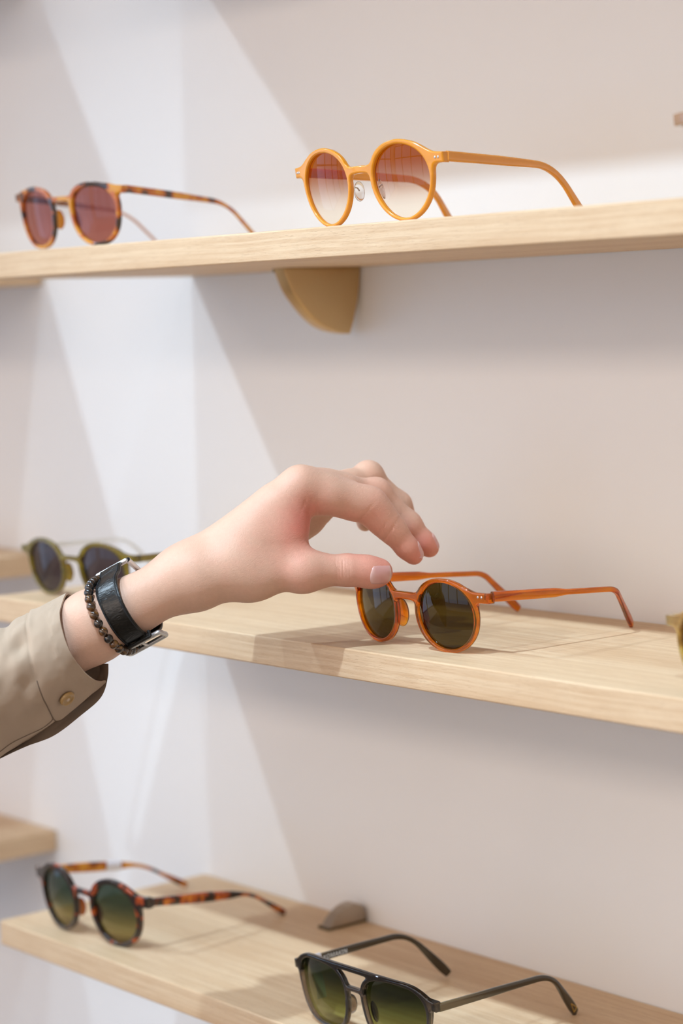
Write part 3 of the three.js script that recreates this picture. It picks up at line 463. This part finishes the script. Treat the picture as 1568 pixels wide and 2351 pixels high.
function body(x, y, z, plain) {
  let palm = 1, d = 1;
  for (const f of palmParts) palm = palm > 0.9 ? f(x, y, z) : smin(palm, f(x, y, z), 0.014);
  let arm = 1; for (const f of armParts) arm = arm > 0.9 ? f(x, y, z) : smin(arm, f(x, y, z), 0.008);
  for (const [c, r, who, k] of lumps) if (who === 4) palm = smin(palm, Math.hypot(x - c.x, y - c.y, z - c.z) - r, k);
  palm = smin(palm, arm, 0.014);
  if (palm > 0.12) return palm - 0.03;
  let th = 1; for (const f of thumbParts) th = th > 0.9 ? f(x, y, z) : smin(th, f(x, y, z), 0.005);
  for (const [c, r, who, k] of lumps) if (who === -1) th = smin(th, Math.hypot(x - c.x, y - c.y, z - c.z) - r, k);
  const root = smin(palm, th, 0.007);
  d = root;
  for (let n = 0; n < 4; n++) {
    let q = 1; for (const f of fingers[n]) q = q > 0.9 ? f(x, y, z) : smin(q, f(x, y, z), 0.006);
    for (const [c, r, who, k] of lumps) if (who === n) q = smin(q, Math.hypot(x - c.x, y - c.y, z - c.z) - r, k);
    d = Math.min(d, smin(palm, q, 0.008));
  }
  d = Math.min(d, root);
  if (plain || d > 0.006) return d;
  for (const [a, b, dep, w, il] of creases) {
    const px = x - a.x, py = y - a.y, pz = z - a.z, t = clamp((px * b.x + py * b.y + pz * b.z) * il, 0, 1), r = Math.hypot(px - b.x * t, py - b.y * t, pz - b.z * t);
    if (r < 0.012) { const lx = r / 0.0055, wv = w; // the groove reaches through a few millimetres of depth
      d += dep * Math.exp(-Math.pow(perp(a, b, il, px, py, pz) / wv, 2)) * Math.exp(-lx * lx) * 1; }
  }
  return d;
}
// distance from a groove's plane that holds the line and the line of sight
function perp(a, b, il, px, py, pz) { const nx = b.y * camBack.z - b.z * camBack.y, ny = b.z * camBack.x - b.x * camBack.z, nz = b.x * camBack.y - b.y * camBack.x; return Math.abs(px * nx + py * ny + pz * nz) / Math.hypot(nx, ny, nz); }

const person = new THREE.Group(); person.name = 'person'; person.position.copy(J.fore); scene.add(person);
tag(person, 'left hand and forearm in a beige buttoned shirt cuff, thumb touching the amber sunglasses', 'person');
const local = (geo) => geo.translate(-J.fore.x, -J.fore.y, -J.fore.z);
const bounds = (pts, m) => { const b = new THREE.Box3().setFromPoints(pts).expandByScalar(m); return [[b.min.x, b.min.y, b.min.z], [b.max.x, b.max.y, b.max.z]]; };
const skinMat = new THREE.MeshPhysicalMaterial({ color: 0xffffff, vertexColors: true, roughness: 0.5, specularIntensity: 0.6, sheen: 0.25, sheenColor: new THREE.Color(1, 0.55, 0.45), sheenRoughness: 0.5 });
const blush = [[J.ttip, 0.020, 1.0], [J.itip, 0.018, 1.0], [J.mtip, 0.018, 0.9], [J.rtip, 0.014, 0.8], [J.tip1, 0.016, 0.45], [J.ipip, 0.014, 0.3], [J.mpip, 0.014, 0.35], [J.imcp, 0.015, 0.15], [pix(700, 1168, 1.405), 0.014, 0.7], [pix(690, 1215, 1.40), 0.014, 0.8], [pix(640, 1240, 1.39), 0.022, 0.35], [pix(850, 1200, 1.43), 0.020, 0.45], [pix(700, 1330, 1.395), 0.02, 0.3], [pix(770, 1175, 1.42), 0.016, 0.4]];
const skinColor = (x, y, z) => {
  let r = 0; for (const [c, s, a] of blush) { const d2 = ((x - c.x) ** 2 + (y - c.y) ** 2 + (z - c.z) ** 2) / (s * s); if (d2 < 6) r += a * Math.exp(-d2); }
  const m = fbm(x * 160, y * 160, z * 160, 3) - 0.5, v = fbm(x * 900, y * 900, z * 900, 2) - 0.5; r = clamp(r + m * 0.35, 0, 1.2);
  const k = 1 + v * 0.10 + m * 0.05; return [lerp(0.70, 0.70, r) * k, lerp(0.45, 0.28, r) * k, lerp(0.33, 0.21, r) * k];
};
{
  const [lo, hi] = bounds([pix(-560, 1850, 1.36), pix(40, 1545, 1.365), J.wrist, J.ttip, J.itip, J.rtip, J.ptip, J.rpip, J.imcp, J.mtip], 0.042);
  const geo = polygonize((x, y, z) => body(x, y, z), lo, hi, 0.00125, 1.3);
  // fine relief: uv laid over the limb, so that pores and lines keep their size
  const p = geo.attributes.position, uv = new Float32Array(p.count * 2), q = V(0, 0, 0);
  for (let i = 0; i < p.count; i++) { q.set(p.getX(i), p.getY(i), p.getZ(i)); uv[i * 2] = q.dot(camRight) + 0.35 * q.dot(camBack); uv[i * 2 + 1] = q.dot(camUp) + 0.35 * q.dot(camBack); }
  geo.setAttribute('uv', new THREE.BufferAttribute(uv, 2));
  const relief = dataTexture(512, 512, (x, y) => { const a = noise3(x / 4, y / 4, 3, 128, 128), b = noise3(x / 8 + y / 16, y / 5.333, 8, 96, 96), v = 255 * (0.55 * a + 0.45 * b); return [v, v, v]; }); relief.repeat.set(25, 25);
  skinMat.bumpMap = relief; skinMat.bumpScale = 0.0001;
  obj('arm_and_hand', local(paint(geo, skinColor)), skinMat, person);
}
// fingernails: small shells laid on the finger
function nail(center, along, normal, len, wid, name = 'fingernail') {
  const L = along.clone().normalize(), N = normal.clone().addScaledVector(L, -normal.dot(L)).normalize(), S = V(0, 0, 0).crossVectors(N, L).normalize(), nu = 18, nv = 16;
  const drop = (p) => { const q = p.clone().addScaledVector(N, 0.008); for (let i = 0; i < 40; i++) { const d = body(q.x, q.y, q.z, true); if (d < 0.00004) return q; q.addScaledVector(N, -Math.min(d, 0.002) * 0.9); if (q.clone().sub(p).dot(N) < -0.0065) break; } return p.clone().addScaledVector(N, -0.003); };
  const g = gridSurface(nu, nv, (i, j) => {
    const u = i / (nu - 1) * 2 - 1, v = j / (nv - 1) * 2 - 1, round = u < 0 ? Math.sqrt(1 - 0.6 * v * v) : Math.sqrt(1 - 0.38 * v * v), w = Math.sqrt(1 - 0.12 * u * u);
    const p = center.clone().addScaledVector(L, u * round * len / 2).addScaledVector(S, v * w * wid / 2), q = drop(p), e = Math.max(Math.abs(u) ** 8, Math.abs(v) ** 8);
    return q.addScaledVector(N, 0.00055 - (u > 0 ? Math.abs(v) ** 6 : e) * 0.0014);
  }, false);
  paint(g, (x, y, z) => { const u = (x - center.x) * L.x + (y - center.y) * L.y + (z - center.z) * L.z, t = u / len; const tip = sstep(0.36, 0.46, t), moon = 1 - sstep(-0.42, -0.2, t); const k = Math.max(tip * 0.8, moon * 0.75); return [lerp(0.66, 0.70, k), lerp(0.35, 0.47, k), lerp(0.32, 0.42, k)]; });
  return obj(name, local(g), nailMat, person);
}
const nailMat = new THREE.MeshPhysicalMaterial({ color: 0xffffff, vertexColors: true, roughness: 0.32, clearcoat: 0.5, clearcoatRoughness: 0.2 });
nail(pix(872, 1320, 1.4075), J.ttip.clone().sub(J.tip1), camBack.clone().addScaledVector(camUp, -0.22), 0.0166, 0.0136, 'thumbnail');
nail(pix(963, 1260, 1.445), J.itip.clone().sub(J.idip), camRight.clone().multiplyScalar(0.8).addScaledVector(camUp, 0.55).addScaledVector(camBack, -0.15), 0.0110, 0.0095);
nail(pix(998, 1240, 1.466), J.mtip.clone().sub(J.mdip), camRight.clone().multiplyScalar(0.8).addScaledVector(camUp, 0.5).addScaledVector(camBack, 0.15), 0.0115, 0.0098);
nail(pix(962, 1200, 1.490), J.rtip.clone().sub(J.rdip), camRight.clone().multiplyScalar(0.8).addScaledVector(camUp, 0.5), 0.0110, 0.0092);

// ------------------------------------------------------------------ shirt sleeve with its open cuff
const weave = dataTexture(256, 256, (x, y) => { const v = 128 + 60 * Math.sin(x * Math.PI / 4) * Math.sin(y * Math.PI / 4) + 50 * (noise3(x / 2, y / 8, 1, 128, 32) - 0.5); return [v, v, v]; }); weave.repeat.set(60, 60);
const cloth = new THREE.MeshStandardMaterial({ color: new THREE.Color(0.47, 0.365, 0.27), roughness: 0.9, bumpMap: weave, bumpScale: 0.0002, side: THREE.DoubleSide });
// the sleeve between its upper and lower outline, s = 0 at the cuff's end and 1 beyond the picture
const topLine = new THREE.CatmullRomCurve3([[158, 1366], [110, 1389], [50, 1416], [0, 1438], [-120, 1484], [-300, 1560]].map(([x, y]) => V(x, y, 0)));
const lowLine = new THREE.CatmullRomCurve3([[243, 1563], [196, 1600], [100, 1676], [0, 1738], [-120, 1800], [-300, 1905]].map(([x, y]) => V(x, y, 0)));
const reach = (line, s) => s <= 1 ? line.getPoint(s) : line.getPoint(1).addScaledVector(line.getPoint(1).sub(line.getPoint(0.9)), (s - 1) * 10);
const sleeveDepth = (s) => lerp(1.396, 1.368, s);
function sleevePoint(s, a, out = 0) {               // a: angle, 0 at the top, quarter turn nearest to the lens, half turn at the bottom
  const A = reach(topLine, s), B = reach(lowLine, s), d = sleeveDepth(Math.min(s, 1.4)), t = pix(A.x, A.y, d), b = pix(B.x, B.y, d), c = t.clone().lerp(b, 0.5), up = t.clone().sub(b).multiplyScalar(0.5);
  const co = Math.cos(a), si = Math.sin(a), w = lerp(0.038, 0.048, Math.min(s, 1.3)), L = up.length(), along = t.clone().sub(pix(reach(topLine, s + 0.05).x, reach(topLine, s + 0.05).y, sleeveDepth(Math.min(s + 0.05, 1.4)))).normalize();
  const bow = -0.0085 * (1 - sstep(0, 0.35, s)) * Math.max(0, si);
  const sq = 1 - 0.1 * (si * co) ** 2;
  const p = c.clone().addScaledVector(up, co * (1 + out / L)).addScaledVector(camBack, si * (w + out) * (1 - 0.25 * Math.max(0, -co) ** 2) * sq).addScaledVector(along, bow);
  return p;
}
const seamAt = 0.335;
const foldAt = (s, a) => {
  const g = Math.exp(-(((s - seamAt - 0.05) / 0.07) ** 2));
  return 0.0016 * g * Math.sin(a * 9 + 2) * sstep(0.2, 0.9, a) + 0.0056 * sstep(0.05, 0.5, s) * (fbm(s * 9 + a * 0.8, a * 1.6 - s * 3, 4, 2) - 0.5) + 0.003 * (fbm(s * 5, a * 2.4, 9, 3) - 0.5) + (s < seamAt ? 0.0011 : 0) - 0.0008 * Math.exp(-(((s - seamAt) / 0.012) ** 2));
};
{
  const nu = 230, nv = 120, A0 = -0.6, A1 = Math.PI + 0.02;      // the near side from behind the top down to the open edge
  const g = gridSurface(nu, nv, (i, j) => { const s = 2.6 * Math.pow(i / (nu - 1), 1.5), a = lerp(A0, A1, j / (nv - 1)); return sleevePoint(s, a, foldAt(s, a)); }, false);
  const gi = gridSurface(nu, nv, (i, j) => { const s = 2.6 * Math.pow(i / (nu - 1), 1.5), a = lerp(A0, A1, j / (nv - 1)); return sleevePoint(s, a, foldAt(s, a) - 0.0012); }, false);
  const rim = gridSurface(nv, 2, (j, i) => { const a = lerp(A0, A1, j / (nv - 1)); return sleevePoint(0, a, foldAt(0, a) - 0.0012 * i); }, false);
  const edge = gridSurface(nu, 2, (k, i) => { const s = 2.6 * Math.pow(k / (nu - 1), 1.5); return sleevePoint(s, A1, foldAt(s, A1) - 0.0012 * i); }, false);
  const farSide = (o) => gridSurface(90, 60, (i, j) => { const s = lerp(0.3, 2.6, i / 89), a = lerp(Math.PI - 0.02, 2 * Math.PI - 0.55, j / 59); return sleevePoint(s, a, foldAt(s, a) + o); }, false);
  const all = mergeGeometries([g, gi, rim, edge, farSide(0), farSide(-0.0012)]); const u = all.attributes.uv, P = all.attributes.position; for (let i = 0; i < u.count; i++) { const q = V(P.getX(i), P.getY(i), P.getZ(i)); u.setXY(i, q.dot(camRight) * 0.8 + q.dot(camUp) * 0.6, q.dot(camUp) * 0.8 - q.dot(camRight) * 0.6); }
  const sleeve = obj('shirt_sleeve', local(all), cloth, person);
  // the far half of the cuff hangs a little lower and shows its darker inside below the near edge
  const outer = new THREE.CatmullRomCurve3([[249, 1524], [248, 1552], [234, 1598], [184, 1644], [122, 1690], [60, 1714], [0, 1742], [-120, 1806], [-300, 1912]].map(([x, y]) => V(x, y, 0)));
  const innr = new THREE.CatmullRomCurve3([[214, 1522], [216, 1540], [196, 1560], [150, 1600], [90, 1650], [30, 1690], [-20, 1715], [-120, 1770], [-300, 1880]].map(([x, y]) => V(x, y, 0)));
  const far = (off2) => gridSurface(70, 26, (i, j) => {
    const t = i / 69, v = j / 25, o = outer.getPoint(t), n = innr.getPoint(t), m = o.clone().lerp(n, v), rise = 95 * Math.max(0, v - 0.6) / 0.4;
    return pix(m.x - rise * 0.25, m.y - rise, 1.402 + 0.003 * Math.sin(v * 1.8) + 0.008 * v + 0.016 * Math.max(0, v - 0.55) + off2 + 0.004 * (fbm(t * 6, v * 2, 3, 2) - 0.5) - 0.03 * t);
  }, false);
  const ff = mergeGeometries([far(0), far(0.0012)]);
  obj('cuff_flap', local(ff), cloth, sleeve);
  // seam, button with its raised rim, and the hem's stitching
  const tube = (pts, r) => new THREE.TubeGeometry(new THREE.CatmullRomCurve3(pts), 60, r, 6);
  const seamPts = []; for (let i = 0; i <= 20; i++) { const a = lerp(1.75, Math.PI - 0.05, i / 20); seamPts.push(sleevePoint(seamAt + 0.004, a, foldAt(seamAt + 0.004, a) + 0.0001)); }
  const thread = new THREE.MeshStandardMaterial({ color: new THREE.Color(0.20, 0.15, 0.11), roughness: 0.9 });
  obj('seam', local(tube(seamPts, 0.0005)), thread, sleeve);
  const st = []; for (let i = 0; i <= 24; i++) { const s = lerp(seamAt, 0.75, i / 24), a = Math.PI - 0.42; st.push(sleevePoint(s, a, foldAt(s, a) + 0.0001)); } obj('seam', local(tube(st, 0.0004)), thread, sleeve);
  let bs = 0, best = null; for (let m = 0; m < 40; m++) for (let k = 0; k < 120; k++) { const s = m / 100, a = lerp(1.2, 3.1, k / 119), p = sleevePoint(s, a, foldAt(s, a)), q = p.clone().project(camera), e = Math.hypot((1 - q.y) / 2 * H - 1600, (1 + q.x) / 2 * W - 152); if (!best || e < best[1]) { best = [a, e, p]; bs = s; } }
  const pn = (s, a) => { const p = sleevePoint(s, a, foldAt(s, a)), q = sleevePoint(s + 0.01, a, foldAt(s, a)), r = sleevePoint(s, a + 0.02, foldAt(s, a)); const n = V(0, 0, 0).crossVectors(q.sub(p), r.sub(p)).normalize(); return n.dot(camBack) < 0 ? n.negate() : n; };
  const bn = pn(bs, best[0]);
  const prof = [[0, 0.0022], [0.0018, 0.0022], [0.0024, 0.0017], [0.0033, 0.0020], [0.0040, 0.0026], [0.0048, 0.0024], [0.0052, 0.0012], [0.0050, 0.0002], [0, 0]].map(([a, b]) => new THREE.Vector2(a, b));
  const bt = obj('button', new THREE.LatheGeometry(prof, 40), new THREE.MeshPhysicalMaterial({ color: new THREE.Color(0.42, 0.26, 0.09), roughness: 0.3, clearcoat: 0.4 }), sleeve);
  bt.quaternion.setFromUnitVectors(V(0, 1, 0), bn); bt.position.copy(best[2]).addScaledVector(bn, 0.0004).sub(J.fore);
  const th = obj('thread', new THREE.SphereGeometry(0.0013, 14, 10).scale(1, 0.4, 1), new THREE.MeshStandardMaterial({ color: 0xcdb9a4, roughness: 0.8 }), bt); th.position.y = 0.0022;
}

// ------------------------------------------------------------------ watch and bead bracelet, worn on the wrist
const skinRing = (c, nrm, lift, turnRef = camUp) => {  // points round the arm in the plane through c
  const n = nrm.clone().normalize(), u = turnRef.clone().addScaledVector(n, -turnRef.dot(n)).normalize(), w = camBack.clone().addScaledVector(n, -camBack.dot(n)).addScaledVector(u, 0).normalize(); w.addScaledVector(u, -w.dot(u)).normalize();
  return (a) => { const dir = u.clone().multiplyScalar(Math.cos(a)).addScaledVector(w, Math.sin(a)); let t = 0.075; for (let i = 0; i < 60; i++) { const p = c.clone().addScaledVector(dir, t), d = body(p.x, p.y, p.z, true) - lift; if (d < 0.00003) break; t -= d * 0.8; } return { p: c.clone().addScaledVector(dir, t), dir, n, side: V(0, 0, 0).crossVectors(n, dir) }; };
};
const armDir = J.wrist.clone().sub(J.fore2).normalize();
{
  const c = pix(292, 1380, 1.400), nrm = armDir.clone().addScaledVector(camBack, 0.36), ring = skinRing(c, nrm, 0.0016);
  const t = thing('wristwatch', 'wristwatch with a black leather strap and silver buckle on the wrist', 'watch', c);
  const loc = (g) => g.translate(-c.x, -c.y, -c.z);
  const leatherBump = dataTexture(256, 256, (x, y) => { const a = noise3(x / 8, y / 8, 2, 32, 32), b = noise3(x / 3.2, y / 3.2, 6, 80, 80), v = 255 * clamp(0.6 * Math.abs(a - 0.5) * 2 + 0.4 * b, 0, 1); return [v, v, v]; });
  const leather = new THREE.MeshPhysicalMaterial({ color: 0x060807, roughness: 0.36, bumpMap: leatherBump, bumpScale: 0.00022, clearcoat: 0.15, clearcoatRoughness: 0.25, specularIntensity: 0.8 });
  leatherBump.repeat.set(4, 1);
  const halfW = 0.0080, thick = 0.0028, a0 = -0.10, a1 = 2 * Math.PI - 1.35, prof = [];
  for (let k = 0; k < 20; k++) { const q = k / 20 * 2 * Math.PI, x = Math.sign(Math.cos(q)) * Math.pow(Math.abs(Math.cos(q)), 0.35), y = Math.sign(Math.sin(q)) * Math.pow(Math.abs(Math.sin(q)), 0.6); prof.push([x, y]); }
  const strap = gridSurface(120, 20, (i, j) => {
    const a = lerp(a0, a1, i / 119), r = ring(a), raise = 0.0045 * (1 - sstep(a0, a0 + 0.75, a)), [x, y] = prof[j], taper = 1 - 0.06 * sstep(1, 3, a);
    return r.p.clone().addScaledVector(r.n, x * halfW * taper).addScaledVector(r.dir, thick / 2 + y * thick / 2 * (1 - 0.12 * x * x) + raise);
  }, true, true, true);
  obj('strap', loc(strap), leather, t);
  const stitchMat = new THREE.MeshStandardMaterial({ color: 0x202428, roughness: 0.8 });
  for (const sd of [-1, 1]) { const pts = []; for (let i = 0; i <= 60; i++) { const a = lerp(a0 + 0.15, 3.0, i / 60), r = ring(a), raise = 0.0045 * (1 - sstep(a0, a0 + 0.75, a)); pts.push(r.p.clone().addScaledVector(r.n, sd * halfW * 0.8).addScaledVector(r.dir, thick + raise - 0.0001)); } obj('stitching', loc(new THREE.TubeGeometry(new THREE.CatmullRomCurve3(pts), 120, 0.00035, 6)), stitchMat, t); }
  const steel = new THREE.MeshStandardMaterial({ color: 0xcfd3d6, metalness: 0.9, roughness: 0.38 });
  // case on the back of the wrist, turned away, with lugs and spring bars at its near edge
  const top = ring(a0 - 1.45), caseG = new THREE.LatheGeometry([[0, 0], [0.0150, 0], [0.0172, 0.0014], [0.0178, 0.004], [0.0172, 0.0066], [0.0152, 0.0080], [0, 0.0082]].map(([a, b]) => new THREE.Vector2(a, b)), 56);
  const cs = obj('watch_case', caseG, steel, t); cs.quaternion.setFromUnitVectors(V(0, 1, 0), top.dir); cs.position.copy(top.p).addScaledVector(top.dir, 0.0012).sub(c);
  obj('watch_dial', new THREE.CylinderGeometry(0.0146, 0.0146, 0.0004, 48), new THREE.MeshStandardMaterial({ color: 0xf2f2ee, roughness: 0.4 }), cs).position.y = 0.0083;
  const r0 = ring(a0), lift = thick / 2 + 0.0045;
  const barG = new THREE.LatheGeometry([[0, -0.0122], [0.0011, -0.0118], [0.0017, -0.0108], [0.0017, 0.0108], [0.0011, 0.0118], [0, 0.0122]].map(([p, q]) => new THREE.Vector2(p, q)), 20), bar = obj('spring_bar', barG, steel, t); bar.quaternion.setFromUnitVectors(V(0, 1, 0), r0.n); bar.position.copy(r0.p).addScaledVector(r0.dir, lift).sub(c);
  for (const sd of [-1, 1]) { const p0 = r0.p.clone().addScaledVector(r0.dir, lift).addScaledVector(r0.n, sd * 0.0118), p1 = top.p.clone().addScaledVector(top.dir, 0.006).addScaledVector(r0.n, sd * 0.0105); obj('lug', loc(new THREE.TubeGeometry(new THREE.CatmullRomCurve3([p0, p0.clone().lerp(p1, 0.5).addScaledVector(r0.dir, 0.0012), p1]), 16, 0.0018, 10)), steel, t); }
  // buckle under the wrist
  const rb = ring(2.92), P = rb.p.clone().addScaledVector(rb.dir, thick + 0.0006), across = rb.n, run = rb.side;
  const fr = (x, y) => P.clone().addScaledVector(across, x).addScaledVector(run, y);
  const loopPts = [[-0.0125, -0.006], [0.0125, -0.006], [0.0135, 0], [0.0125, 0.006], [-0.0125, 0.006], [-0.0135, 0]].map(([x, y]) => fr(x, y));
  obj('buckle', loc(new THREE.TubeGeometry(new THREE.CatmullRomCurve3(loopPts, true, 'catmullrom', 0.2), 90, 0.0016, 10, true)), steel, t);
  obj('buckle_pin', loc(new THREE.TubeGeometry(new THREE.CatmullRomCurve3([fr(0, -0.0075), fr(0, 0).addScaledVector(rb.dir, 0.001), fr(0, 0.0065)]), 12, 0.0009, 8)), steel, t);
  const keep = ring(2.55); const kp = []; for (let k = 0; k < 5; k++) kp.push(0); 
  const lp = [[-halfW - 0.0008, 0], [-halfW - 0.0008, thick + 0.0012], [halfW + 0.0008, thick + 0.0012], [halfW + 0.0008, 0]].map(([x, y]) => keep.p.clone().addScaledVector(keep.n, x).addScaledVector(keep.dir, y));
  obj('strap_loop', loc(new THREE.TubeGeometry(new THREE.CatmullRomCurve3(lp, false, 'catmullrom', 0.1), 50, 0.0012, 8)), leather, t);
}
{
  const c = pix(263, 1400, 1.3975), nrm = armDir.clone().addScaledVector(camBack, 0.42), ring = skinRing(c, nrm, 0.0030);
  const t = thing('bracelet', 'bracelet of polished brown and black beads beside the watch strap', 'bracelet', c);
  // beads set 5.9 mm apart round the wrist
  const pts = []; for (let i = 0; i < 400; i++) pts.push(ring(i / 400 * 2 * Math.PI).p); let len = 0; const cum = [0]; for (let i = 1; i <= 400; i++) { len += pts[i % 400].distanceTo(pts[i - 1]); cum.push(len); }
  const n = Math.round(len / 0.00575), r = rng(8), tones = [[0.012, 0.007, 0.004], [0.035, 0.016, 0.006], [0.008, 0.008, 0.008], [0.05, 0.022, 0.007]];
  const banded = tones.map((c0, q) => { const g = new THREE.SphereGeometry(0.0030, 26, 20); paint(g, (x, y, z) => { const s = noise3(x * 900 + y * 500 + q * 9, y * 300, z * 300 + q), k = sstep(0.4, 0.75, s); return c0.map((v, i) => lerp(v, [0.20, 0.085, 0.018][i], k * (q === 2 ? 0.15 : 0.75))); }); return g; });
  const bm = new THREE.MeshPhysicalMaterial({ color: 0xffffff, vertexColors: true, roughness: 0.15, clearcoat: 0.8, clearcoatRoughness: 0.05 });
  for (let k = 0; k < n; k++) { const L = k / n * len; let i = 0; while (cum[i + 1] < L) i++; const p = pts[i].clone().lerp(pts[(i + 1) % 400], (L - cum[i]) / (cum[i + 1] - cum[i])); const b = obj('bead', banded[Math.floor(r() * 4)], bm, t); b.position.copy(p).sub(c); b.rotation.set(r() * 6, r() * 6, r() * 6); }
}

renderer.render(scene, camera);
